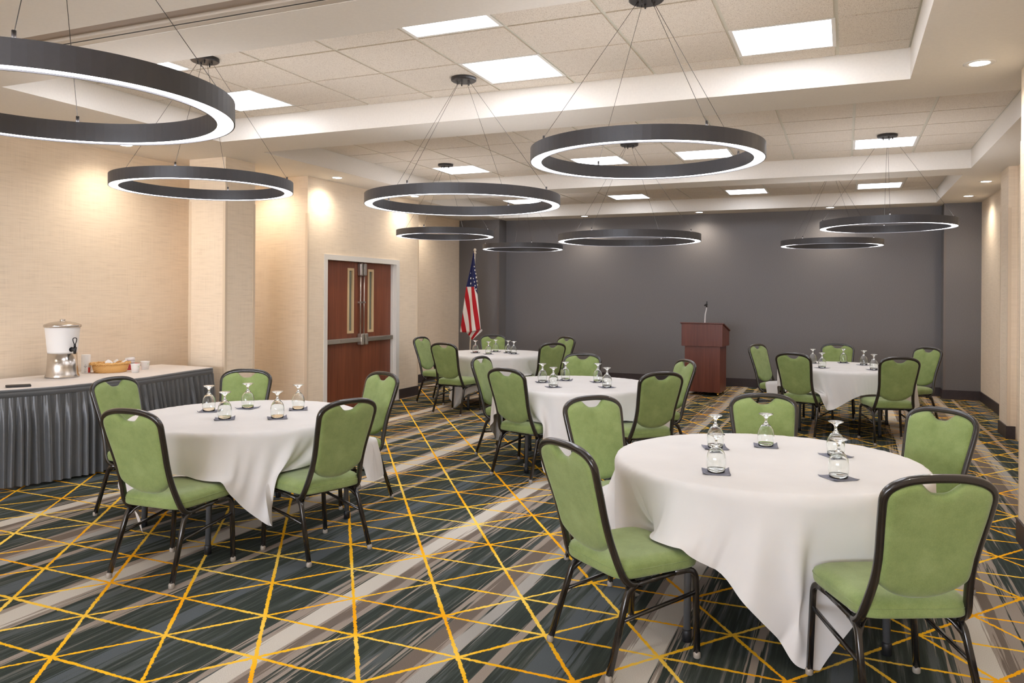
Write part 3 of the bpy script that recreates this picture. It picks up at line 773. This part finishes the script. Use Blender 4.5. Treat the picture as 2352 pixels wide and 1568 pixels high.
for i, (k, (x, y, legrot, crot, half)) in enumerate(tables.items()):
    th = thing('round_table', 'round folding table under the white cloth, the %s' % TN[k], 'table', (x, y, 0), math.radians(legrot), 'round folding tables')
    bm = bm_new(); add_lathe(bm, [(0, TZ-.022), (TR-.026, TZ-.022), (TR-.018, TZ-.014), (TR-.018, TZ-.010), (TR-.026, TZ-.002), (0, TZ-.002)], 64, smooth=False); obj('tabletop', bm, M['plywood'], th)
    for sx in (-1, 1):
        for sy in (-1, 1):
            bm = bm_new(); add_tube(bm, fillet([(sx*.435, sy*.52, .05), (sx*.425, sy*.50, TZ-.04), (sx*.425, sy*.2, TZ-.022)], .05), .017, n=12); lg = obj('leg', bm, M['table_leg'], th)
            bm = bm_new(); add_lathe(bm, [(0, 0), (.021, 0), (.021, .05), (.018, .056), (0, .056)], 14, (sx*.435, sy*.52, 0)); obj('foot', bm, M['black_rubber'], lg)
    ob = [(c[0], c[1], math.radians(c[2])) for n_, c in chairs.items() if n_.startswith(k)]
    P = drape(x, y, crot, half, ob, seed=i+3, inward=(k in ('T1', 'T2')))
    N = P.shape[0]; bm = bm_new(); V = [[bm.verts.new(P[a, b]-np.array([x, y, 0])) for b in range(N)] for a in range(N)]
    for a in range(N-1):
        for b in range(N-1):
            f = bm.faces.new((V[a][b], V[a+1][b], V[a+1][b+1], V[a][b+1])); f.smooth = True
    o = subsurf(obj('tablecloth', bm, M['linen'])); o.location = (x, y, 0)
    tag(o, 'white square tablecloth draped over the %s' % TN[k], 'tablecloth', 'white tablecloths')

# ------------------------------------------------------------------ goblets and napkins
ZT = TZ+.010
def goblet_mesh():
    bm = bm_new()
    outer = [(.0405, 0.0), (.0430, .02), (.0452, .045), (.0448, .065), (.0400, .088), (.0300, .106), (.0170, .120), (.0085, .130), (.0062, .142), (.0080, .153), (.0160, .164), (.0290, .171), (.0400, .1755), (.0405, .1772), (.0380, .1785), (.015, .1765), (0, .1755)]
    inner = [(.0388, 0.0), (.0413, .02), (.0434, .045), (.0430, .065), (.0382, .088), (.0282, .1045), (.0152, .117), (.0, .1235)]
    prof = outer[::-1]+inner
    add_lathe(bm, prof, 32)
    return bm
g0 = obj('water_goblet', goblet_mesh(), M['glass']); tag(g0, '', 'goblet', 'upturned water goblets')
bm = bm_new(); s = .064
def napk(u, v):
    x, y = (u-.5)*2*s, (v-.5)*2*s; r = (abs(2*u-1)*abs(2*v-1))
    return Vector((x, y, .0015+.012*r**4*(1 if (u > .5) == (v > .5) else .35)))
grid_bm(bm, napk, 10, 10)
n0 = obj('paper_napkin', bm, M['napkin']); md = n0.modifiers.new('thick', 'SOLIDIFY'); md.thickness = .0018; md.offset = 1
tag(n0, '', 'napkin', 'slate paper napkins')
seatpos = {'T1': [(-.558, 3.815, 12, 'front left'), (-.653, 4.432, 20, 'back left'), (-.402, 4.604, 8, 'rearmost'), (-.022, 3.931, 38, 'front right'), (-.04, 4.479, 35, 'back right')],
           'T2': [(-4.154, 4.30, 30, 'left'), (-3.799, 4.074, 40, 'front middle'), (-4.013, 4.535, 5, 'rearmost'), (-3.509, 4.251, 42, 'front right'), (-3.641, 4.638, 38, 'back right')],
           'T3': [(-2.687, 7.111, 30, 'left'), (-2.455, 6.779, 40, 'front'), (-2.544, 7.379, 10, 'rearmost'), (-2.209, 7.368, 35, 'back right'), (-2.005, 6.979, 40, 'front right')],
           'T4': [(-4.963, 10.359, 20, 'left'), (-4.686, 10.213, 40, 'front'), (-4.793, 10.703, 10, 'rearmost'), (-4.54, 10.583, 30, 'back right'), (-4.382, 10.421, 40, 'front right')],
           'T5': [(-.37, 10.70, 20, 'back left'), (-.245, 10.049, 40, 'front left'), (-.013, 10.956, 10, 'rearmost'), (.222, 10.718, 30, 'back right'), (.315, 10.053, 40, 'front right')]}
first = True
for k, L in seatpos.items():
    for (x, y, r, pos) in L:
        gl = 'upturned clear water goblet on a dark napkin, %s on the %s' % (pos, TN[k]); nl = 'dark slate paper napkin under the %s goblet of the %s' % (pos, TN[k])
        if first: g, n = g0, n0; first = False
        else: g = g0.copy(); C.objects.link(g); n = n0.copy(); C.objects.link(n)
        g.location = (x, y, ZT+.0040); g.rotation_euler = (0, 0, r); n.location = (x, y, ZT+.0008); n.rotation_euler = (0, 0, math.radians(r))
        g['label'] = gl; n['label'] = nl

# ------------------------------------------------------------------ skirted buffet table
BZ = .80
front = [(-7.05, 3.2), (-6.62, 3.62), (-6.289, 4.10), (-6.16, 4.38), (-6.085, 4.62), (-6.055, 4.95), (-6.03, 5.25), (-6.035, 5.46), (-6.095, 5.75), (-6.165, 6.10), (-6.215, 6.487)]
side = [(-6.215, 6.487), (-6.58, 6.50), (-6.98, 6.515)]
bm = bm_new(); poly = front+[(-6.98, 6.515), (-7.08, 3.9)]
add_slab_prism(bm, poly[1:], BZ-.03, BZ); buf = thing('buffet_table', 'long buffet table with grey pleated skirt along the left wall', 'table', (-6.6, 5.0, 0))
def sh(bm):
    for v in bm.verts: v.co.x += 6.6; v.co.y -= 5.0
    return bm
obj('tabletop', sh(bm), M['plywood'], buf)
for lx, ly in ((-6.75, 4.4), (-6.75, 6.2), (-6.35, 6.2), (-6.4, 4.75)):
    bm = bm_new(); add_tube(bm, [(lx+6.6, ly-5, 0), (lx+6.6, ly-5, BZ-.03)], .016, n=10); obj('leg', bm, M['table_leg'], buf)
bm = bm_new(); add_slab_prism(bm, poly[1:], BZ, BZ+.004); tc = obj('tablecloth', sh(bm), M['linen_grey']); tc.location = (-6.6, 5.0, 0)
tag(tc, 'pale grey-white cloth covering the skirted buffet table', 'tablecloth')
path = catmull([(p[0], p[1], 0) for p in front[1:]], 4)+[Vector((p[0], p[1], 0)) for p in side[1:]]
acc = [0.0]
for a, b in zip(path[:-1], path[1:]): acc.append(acc[-1]+(b-a).length)
def at(s):
    for k in range(len(acc)-1):
        if s <= acc[k+1]:
            f = (s-acc[k])/max(1e-9, acc[k+1]-acc[k]); d = (path[k+1]-path[k]).normalized(); return path[k].lerp(path[k+1], f), Vector((d.y, -d.x, 0))
    d = (path[-1]-path[-2]).normalized(); return path[-1], Vector((d.y, -d.x, 0))
random.seed(4)
ph = []; s = 0
while s < acc[-1]: ph.append(s); s += random.uniform(.045, .095)
pk = [random.uniform(.5, 1.0) for _ in ph]; wander = [random.uniform(-.012, .012) for _ in ph]
def pleat(s, zf):
    best = 0
    for q, a, w_ in zip(ph, pk, wander):
        d = abs(s-q-w_*zf)/.034
        if d < 1: best = max(best, a*(.5+.5*math.cos(PI*d)))
    return best
nS = int(acc[-1]/.0055); nZ = 12
bm = bm_new(); cols = []
for i in range(nS+1):
    s = acc[-1]*i/nS; p, nn = at(s); col = []
    for j in range(nZ+1):
        zf = j/nZ; z = (BZ-.062)*(1-zf)+.022*zf
        amp = .010+.052*min(1, zf*3)**.8
        fine_ = .004*math.sin(s*330)*max(0, 1-zf*5)
        o_ = .006+amp*pleat(s, zf*1.5)+fine_+.02*zf
        q = p+nn*o_; col.append(bm.verts.new((q.x+6.6, q.y-5, z)))
    cols.append(col)
for i in range(nS):
    for j in range(nZ):
        f = bm.faces.new((cols[i][j], cols[i+1][j], cols[i+1][j+1], cols[i][j+1])); f.smooth = True
obj('skirt', bm, M['skirt'], buf)
bm = bm_new(); cols = []
prof = [(.004, BZ+.001), (.010, BZ-.004), (.011, BZ-.018), (.009, BZ-.021), (.013, BZ-.026), (.013, BZ-.060), (.009, BZ-.064)]
nB = 160
for i in range(nB+1):
    p, nn = at(acc[-1]*i/nB); cols.append([bm.verts.new(((p+nn*o_).x+6.6, (p+nn*o_).y-5, z)) for o_, z in prof])
for i in range(nB):
    for j in range(len(prof)-1):
        f = bm.faces.new((cols[i][j], cols[i+1][j], cols[i+1][j+1], cols[i][j+1])); f.smooth = True
obj('skirt_band', bm, M['skirt'], buf)

BT_ = BZ+.0045
# drinks dispenser
th = thing('drink_dispenser', 'drink dispenser with frosted tank, steel base and black tap on the buffet', 'drink dispenser', (-6.70, 5.10, BT_), 0)
bm = bm_new(); add_lathe(bm, [(0, 0), (.142, 0), (.144, .012), (.134, .035), (.128, .10), (.122, .225), (.0, .225)], 48); obj('base', bm, M['steel'], th)
bm = bm_new(); add_lathe(bm, [(0, .2255), (.121, .2255), (.124, .24), (.134, .34), (.146, .46), (.150, .468), (0, .468)], 48); obj('tank', bm, M['frost'], th)
bm = bm_new(); add_lathe(bm, [(.152, .464), (.157, .468), (.157, .486), (.150, .492), (.11, .507), (.06, .517), (.022, .521), (.022, .528), (.026, .534), (.018, .539), (0, .540)], 48); obj('lid', bm, M['steel'], th)
bm = bm_new(); tdir = Vector((.98, -.05, 0)).normalized()
p0 = tdir*.112+Vector((0, 0, .262)); p1 = tdir*.175+Vector((0, 0, .262))
add_tube(bm, [p0, p1], .015, n=12); add_tube(bm, [p0, p0+tdir*.02], .022, n=12)
add_tube(bm, [p1+Vector((0, 0, .022)), p1+Vector((0, 0, -.04))], .016, n=12, r_fn=lambda t_: 1.15-.45*t_)
add_tube(bm, [p1+Vector((0, 0, .02)), p1+Vector((0, 0, .05))], .010, n=10)
sd = Vector((-tdir.y, tdir.x, 0))
lp = [p1+Vector((0, 0, .048)), p1+sd*.014+Vector((0, 0, .07)), p1+sd*.018+Vector((0, 0, .10)), p1+Vector((0, 0, .108)), p1-sd*.018+Vector((0, 0, .10)), p1-sd*.014+Vector((0, 0, .07))]
add_tube(bm, catmull(lp, 5, True), .0042, n=8, closed=True); obj('tap', bm, M['black_plastic'], th)
# creamer canister
th = thing('creamer_canister', 'white cylindrical paper canister with red corner print beside the dispenser', 'canister', (-6.86, 5.475, BT_), 0)
bm = bm_new(); add_lathe(bm, [(0, 0), (.041, 0), (.042, .003), (.042, .176), (.040, .180), (0, .180)], 32); obj('body', bm, M['paper'], th)
def arc_patch(name, r, a0, a1, z0, z1, mat, par):
    bm = bm_new(); grid_bm(bm, lambda u, v: Vector((r*math.cos(a0+(a1-a0)*u), r*math.sin(a0+(a1-a0)*u), z0+(z1-z0)*v)), 10, 1); return obj(name, bm, mat, par)
ca = math.atan2(-5.475, 6.86)
arc_patch('red_print', .0425, ca+.45, ca+.95, .005, .055, M['red_print'], th)
bm = bm_new()
for k in range(9): 
    a = ca-.35+k*.06; w_ = .012 if k % 3 else .02
    grid_bm(bm, lambda u, v, a=a, w_=w_: Vector((.0426*math.cos(a+w_*u), .0426*math.sin(a+w_*u), .006+.022*v)), 1, 1)
for k, (zz, L_) in enumerate(((.038, .5), (.052, .32), (.058, .42), (.064, .7), (.070, .6), (.082, .3))):
    grid_bm(bm, lambda u, v, zz=zz, L_=L_: Vector((.0426*math.cos(ca-.1-L_/2+L_*u), .0426*math.sin(ca-.1-L_/2+L_*u), zz+.0022*v)), 8, 1)
for k in range(14):
    grid_bm(bm, lambda u, v, k=k: Vector((.0426*math.cos(ca-1.05+.12*u), .0426*math.sin(ca-1.05+.12*u), .02+k*.010+.004*v)), 2, 1)
obj('text_lines', bm, M['grey_print'], th)
# wicker basket with packets
th = thing('wicker_basket', 'oval honey-coloured wicker basket holding condiment packets on the buffet', 'basket', (-6.71, 5.63, BT_), math.radians(62))
bm = bm_new()
def bask(prof, n=56, kx=.185, ky=.13):
    V = []
    for r, z in prof: V.append([bm.verts.new((kx*r*math.cos(2*PI*k/n), ky*r*math.sin(2*PI*k/n), z+(.004*math.cos(2*PI*k/n*2) if z > .05 else 0))) for k in range(n)])
    for a, b in zip(V[:-1], V[1:]):
        for k in range(n): f = bm.faces.new((a[k], a[(k+1) % n], b[(k+1) % n], b[k])); f.smooth = True
    bm.faces.new(V[0]); bm.faces.new(V[-1])
bask([(.76, 0), (.80, .004), (.86, .04), (.93, .085), (.90, .085), (.83, .04), (.77, .010)])
bk = obj('body', bm, M['wicker'], th)
bm = bm_new(); add_tube(bm, [(.185*.96*math.cos(2*PI*k/64), .13*.96*math.sin(2*PI*k/64), .090+.003*math.sin(k*PI/2)) for k in range(64)], .011, n=8, closed=True); obj('rim', bm, M['wicker'], th)
random.seed(9)
bas = th.matrix_world.copy() if False else None
R62 = Matrix.Rotation(math.radians(62), 4, 'Z')
for k in range(14):
    bm = bm_new(); L_, W_ = .036, .024
    def pk_(u, v, k=k): return Vector(((u-.5)*2*L_, (v-.5)*2*W_, .004*math.sin(PI*u)*math.sin(PI*v)))
    grid_bm(bm, pk_, 6, 4); grid_bm(bm, lambda u, v: Vector((pk_(u, v).x, pk_(u, v).y, -pk_(u, v).z)), 6, 4)
    a = random.uniform(-.2, 1.0); lx, ly = .02+random.uniform(-.06, .10), random.uniform(-.05, .06)
    p = R62 @ Vector((lx, ly, 0))
    o = obj('sugar_packet', bm, M['white_plastic']); o.location = (-6.71+p.x, 5.63+p.y, BT_+.035+.0055*k); o.rotation_euler = (random.uniform(-.7, .7), random.uniform(-.6, .6), random.uniform(0, 3))
    tag(o, 'small white condiment packet lying in the wicker basket', 'packet', 'packets in the wicker basket')
# red plastic basket, lids, cups
th = thing('plastic_basket', 'small red slotted plastic basket behind the paper cups', 'basket', (-6.80, 5.935, BT_), 0)
bm = bm_new()
for j in range(3):
    z0 = j*.022; r0, r1 = .078+.004*j, .080+.004*j
    add_lathe(bm, [(r0, z0), (r1, z0+.014), (r1+.003, z0+.014), (r0+.003, z0)], 28, closed=True)
for k in range(20):
    a = 2*PI*k/20; add_tube(bm, [(.080*math.cos(a), .080*math.sin(a), 0), (.090*math.cos(a), .090*math.sin(a), .060)], .0035, n=5)
add_lathe(bm, [(0, .001), (.079, .001), (.079, .004), (0, .004)], 28)
obj('basket_wall', bm, M['red'], th)
for k in range(4):
    bm = bm_new(); add_lathe(bm, [(.046, 0), (.048, .002), (.048, .022), (.045, .026), (.041, .028), (.040, .024), (0, .024)], 28)
    o = obj('cup_lid', bm, M['white_plastic']); o.location = (-6.80+.002*k, 5.935, BT_+.006+.029*k); o.rotation_euler = (.03*k, -.02*k, 0)
    tag(o, 'white plastic cup lid in the stack in the red basket, ' + ('bottom one', 'second from the bottom', 'second from the top', 'top one')[k], 'lid', 'stacked cup lids')
for x, y, lab in ((-6.475, 5.72, 'white paper cup in front of the red basket, nearer of the pair'), (-6.645, 5.99, 'white paper cup behind the other one, farther along the buffet')):
    th = thing('paper_cup', lab, 'cup', (x, y, BT_), 0, 'white paper cups')
    bm = bm_new(); add_lathe(bm, [(0, .004), (.030, .004), (.031, 0), (.033, 0), (.0445, .080), (.0465, .082), (.0455, .085), (.0435, .083), (.032, .008), (0, .008)], 32); cb = obj('cup_body', bm, M['paper'], th)
    ca2 = math.atan2(-y, -x)
    arc_patch('red_line', .0362, ca2-1.3, ca2+1.3, .0215, .0235, M['red_print'], th)
    arc_patch('green_mark', .0415, ca2+.55, ca2+.85, .055, .060, M['green_print'], th)
# goblet and black case at the left edge
g = g0.copy(); C.objects.link(g); g.location = (-6.62, 4.38, BT_+.001); g['label'] = 'upturned clear goblet on the buffet, cut by the left edge of the picture'; g['group'] = 'upturned water goblets'
bm = bm_new(); add_box(bm, -.09, .09, -.055, .055, 0, .014); bevel_all(bm, .005)
o = obj('menu_folder', bm, M['black_fabric']); o.location = (-6.33, 4.42, BT_+.001); o.rotation_euler = (0, 0, 1.0)
tag(o, 'flat black folder lying at the left end of the buffet', 'folder')

# ------------------------------------------------------------------ lectern and microphone
LX0, LX1, LY0, LY1 = -2.385, -1.815, 12.88, 13.38
th = thing('lectern', 'cherry wood lectern on casters in front of the charcoal wall', 'lectern', ((LX0+LX1)/2, (LY0+LY1)/2, 0), math.radians(-3))
hx, hy = (LX1-LX0)/2, (LY1-LY0)/2
bm = bm_new(); add_box(bm, -hx, hx, -hy, hy, .055, .80); bevel_all(bm, .003, 1); obj('cabinet_body', bm, M['lectern_wood'], th)
bm = bm_new(); a = .045
poly = [(-hy-.045, .795), (hy+.02, .795), (hy+.02, 1.035), (-hy-.045, 1.155)]
vl = [bm.verts.new((-hx-a, y_, z_)) for y_, z_ in poly]; vr = [bm.verts.new((hx+a, y_, z_)) for y_, z_ in poly]
bm.faces.new(vl); bm.faces.new(vr[::-1])
for k in range(4): bm.faces.new((vl[k], vr[k], vr[(k+1) % 4], vl[(k+1) % 4]))
bevel_all(bm, .003, 1); obj('top_box', bm, M['lectern_wood'], th)
bm = bm_new(); a = .062; poly = [(-hy-.062, 1.160), (hy+.035, 1.031), (hy+.035, 1.048), (-hy-.062, 1.177)]
vl = [bm.verts.new((-hx-a, y_, z_)) for y_, z_ in poly]; vr = [bm.verts.new((hx+a, y_, z_)) for y_, z_ in poly]
bm.faces.new(vl); bm.faces.new(vr[::-1])
for k in range(4): bm.faces.new((vl[k], vr[k], vr[(k+1) % 4], vl[(k+1) % 4]))
obj('reading_top', bm, M['lectern_wood'], th)
for sx in (-1, 1):
    for sy in (-1, 1):
        bm = bm_new(); px, py = sx*(hx-.04), sy*(hy-.04)
        ci_ = [(px, py+.022*math.cos(2*PI*k/16), .024+.022*math.sin(2*PI*k/16)) for k in range(16)]
        vs = [[bm.verts.new((x_+d_, y_, z_)) for x_, y_, z_ in ci_] for d_ in (-.011, .011)]
        bm.faces.new(vs[0][::-1]); bm.faces.new(vs[1])
        for k in range(16): bm.faces.new((vs[0][k], vs[0][(k+1) % 16], vs[1][(k+1) % 16], vs[1][k]))
        add_box(bm, px-.016, px+.016, py-.012, py+.012, .035, .0545)
        obj('caster', bm, M['brass'], th)
th = thing('gooseneck_microphone', 'black microphone on a white gooseneck standing on the lectern', 'microphone', (-2.09, 12.97, 1.16), 0)
bm = bm_new(); add_tube(bm, catmull([(0, 0, -.01), (.002, 0, .08), (.006, 0, .15), (.022, 0, .22), (.026, 0, .27)], 6), .009, n=10, r_fn=lambda t_: 1.15-.35*t_); obj('gooseneck', bm, M['white_plastic'], th)
bm = bm_new(); add_tube(bm, [(.026, 0, .262), (.028, 0, .30), (.030, 0, .36)], .013, n=12, r_fn=lambda t_: 1.1-.5*t_); add_tube(bm, [(-.01, 0, .29), (.04, 0, .32)], .014, n=10); obj('microphone_head', bm, M['black_plastic'], th)

# ------------------------------------------------------------------ flag
FY = 13.40
th = thing('flagpole', 'cream flagpole standing in the far left corner beside the beige wall', 'flagpole', (-6.56, FY, 0), 0)
base_top = Vector((.117, 0, 2.395))
bm = bm_new(); add_tube(bm, [(0, 0, .03), base_top], .0135, n=14); obj('pole', bm, M['pole'], th)
bm = bm_new(); add_lathe(bm, [(0, 0), (.15, 0), (.15, .012), (.05, .035), (.022, .06), (.02, .12), (0, .12)], 32); obj('stand', bm, M['brass'], th)
bm = bm_new(); add_lathe(bm, [(0, -.01), (.026, -.01), (.026, .008), (.012, .014), (.015, .03), (.024, .045), (.026, .062), (.018, .08), (0, .088)], 16, tuple(base_top)); obj('finial', bm, M['pole'], th)
t = NT('flag_stripes'); co = t.coord(); x, y, z = t.sep(co)
s_ = t.math('ADD', x, t.math('MULTIPLY', z, .157))
fr = t.math('FRACT', t.math('DIVIDE', t.math('ADD', s_, 6.221+1.5), .15))
red = t.math('LESS_THAN', fr, .5)
col = t.mix(red, sc(232,226,222), sc(178,28,38))
zc_ = t.math('SUBTRACT', z, t.math('SUBTRACT', 1.755, t.math('MULTIPLY', t.math('GREATER_THAN', x, -6.412), t.math('ADD', .03, t.math('MULTIPLY', t.math('ADD', x, 6.412), 2.2)))))
blue = t.math('GREATER_THAN', zc_, 0)
col = t.mix(blue, col, sc(34,40,86))
t.bsdf(col, .7, spec=.2, sheen=.1); M['flag'] = t.m
t = NT('flag_underside'); co = t.coord(); x, y, z = t.sep(co)
fr = t.math('FRACT', t.math('DIVIDE', t.math('ADD', t.math('ADD', x, t.math('MULTIPLY', z, -.75)), 12.03), .13))
t.bsdf(t.mix(t.math('LESS_THAN', fr, .45), sc(232,226,222), sc(178,28,38)), .7, spec=.2); M['flag2'] = t.m
fl = thing('american_flag', 'furled red, white and blue stars and stripes flag hanging from the corner pole', 'flag', (0, 0, 0), 0)
def interp(T_, z):
    for (z0, v0), (z1, v1) in zip(T_[:-1], T_[1:]):
        if z >= z1: return v0+(v1-v0)*(z0-z)/(z0-z1)
    return T_[-1][1]
Lf = [(2.42, -6.452), (2.2, -6.490), (1.95, -6.545), (1.76, -6.590), (1.4, -6.635), (1.1, -6.672), (.88, -6.700)]
Rf = [(2.42, -6.440), (2.2, -6.418), (1.95, -6.392), (1.6, -6.360), (1.3, -6.325), (.97, -6.287), (.93, -6.285)]
def flag_pt(u, v):
    zb_ = .90+.06*u-.03*math.sin(PI*u); z = 2.40+(zb_-2.40)*v
    xl, xr_ = interp(Lf, z), interp(Rf, z); x = xl+(xr_-xl)*u
    d = .012+.055*v; y = FY-.03-d*(.5+.5*math.sin(u*9.5+1.0+.8*v))-.02*u
    return Vector((x, y, z))
bm = bm_new(); grid_bm(bm, flag_pt, 44, 60); fc = obj('flag_cloth', bm, M['flag'], fl); md = fc.modifiers.new('thick', 'SOLIDIFY'); md.thickness = .002
bm = bm_new()
def under(u, v):
    top = flag_pt(u, 1.0); tip = Vector((-6.46, FY, .76+.10*abs(u-.55)*1.2+.12*max(0, u-.8)*5*.5))
    p = top.lerp(Vector((-6.70+.42*u, FY-.01, .93-.20*(1-abs(2*u-1.1))+.02)), v); p.y = FY-.015+.02*math.sin(u*8); return p
grid_bm(bm, under, 24, 8); uc = obj('flag_fold', bm, M['flag2'], fl)
bm = bm_new()
def star(cx_, cz_, r, rot):
    y_ = FY-.125
    vs = []
    for k in range(10):
        a = rot+PI/2+k*PI/5; q = r if k % 2 == 0 else r*.42; vs.append(bm.verts.new((cx_+q*math.cos(a), y_, cz_+q*math.sin(a))))
    c0 = bm.verts.new((cx_, y_, cz_))
    for k in range(10): bm.faces.new((c0, vs[k], vs[(k+1) % 10]))
def fpx(zx, zy): 
    u, v = 1020+zx/6.033, 560+zy/6.033
    d = rt*((u-1176)/FPX)+fw+up*((PPY-v)/FPX); k = (FY-.05)/d.y; return d.x*k, CAMH+d.z*k
for zx, zy, r in ((420,195,2),(420,315,2.6),(427,365,2.8),(437,413,2.8),(447,463,2.8),(365,475,2.9),(370,548,2.9),(423,527,2.7),(432,578,2.7),(442,627,2.7),(457,515,2.0),(464,567,1.8),(366,405,1.6),(415,480,1.6)):
    x_, z_ = fpx(zx, zy)
    # seat each star on the cloth surface
    best = min((abs(interp(Lf, z_)+(interp(Rf, z_)-interp(Lf, z_))*uu/40-x_), uu/40) for uu in range(41))[1]
    vv = (2.40-z_)/(2.40-.92); p = flag_pt(best, vv)
    y_s = p.y-.004
    vs = []
    for k in range(10):
        a = .25+PI/2+k*PI/5; q = r*.0092 if k % 2 == 0 else r*.0092*.42
        vs.append(bm.verts.new((x_+q*math.cos(a), y_s, z_+q*math.sin(a))))
    c0 = bm.verts.new((x_, y_s, z_))
    for k in range(10): bm.faces.new((c0, vs[k], vs[(k+1) % 10]))
obj('stars', bm, M['paper'], fc)
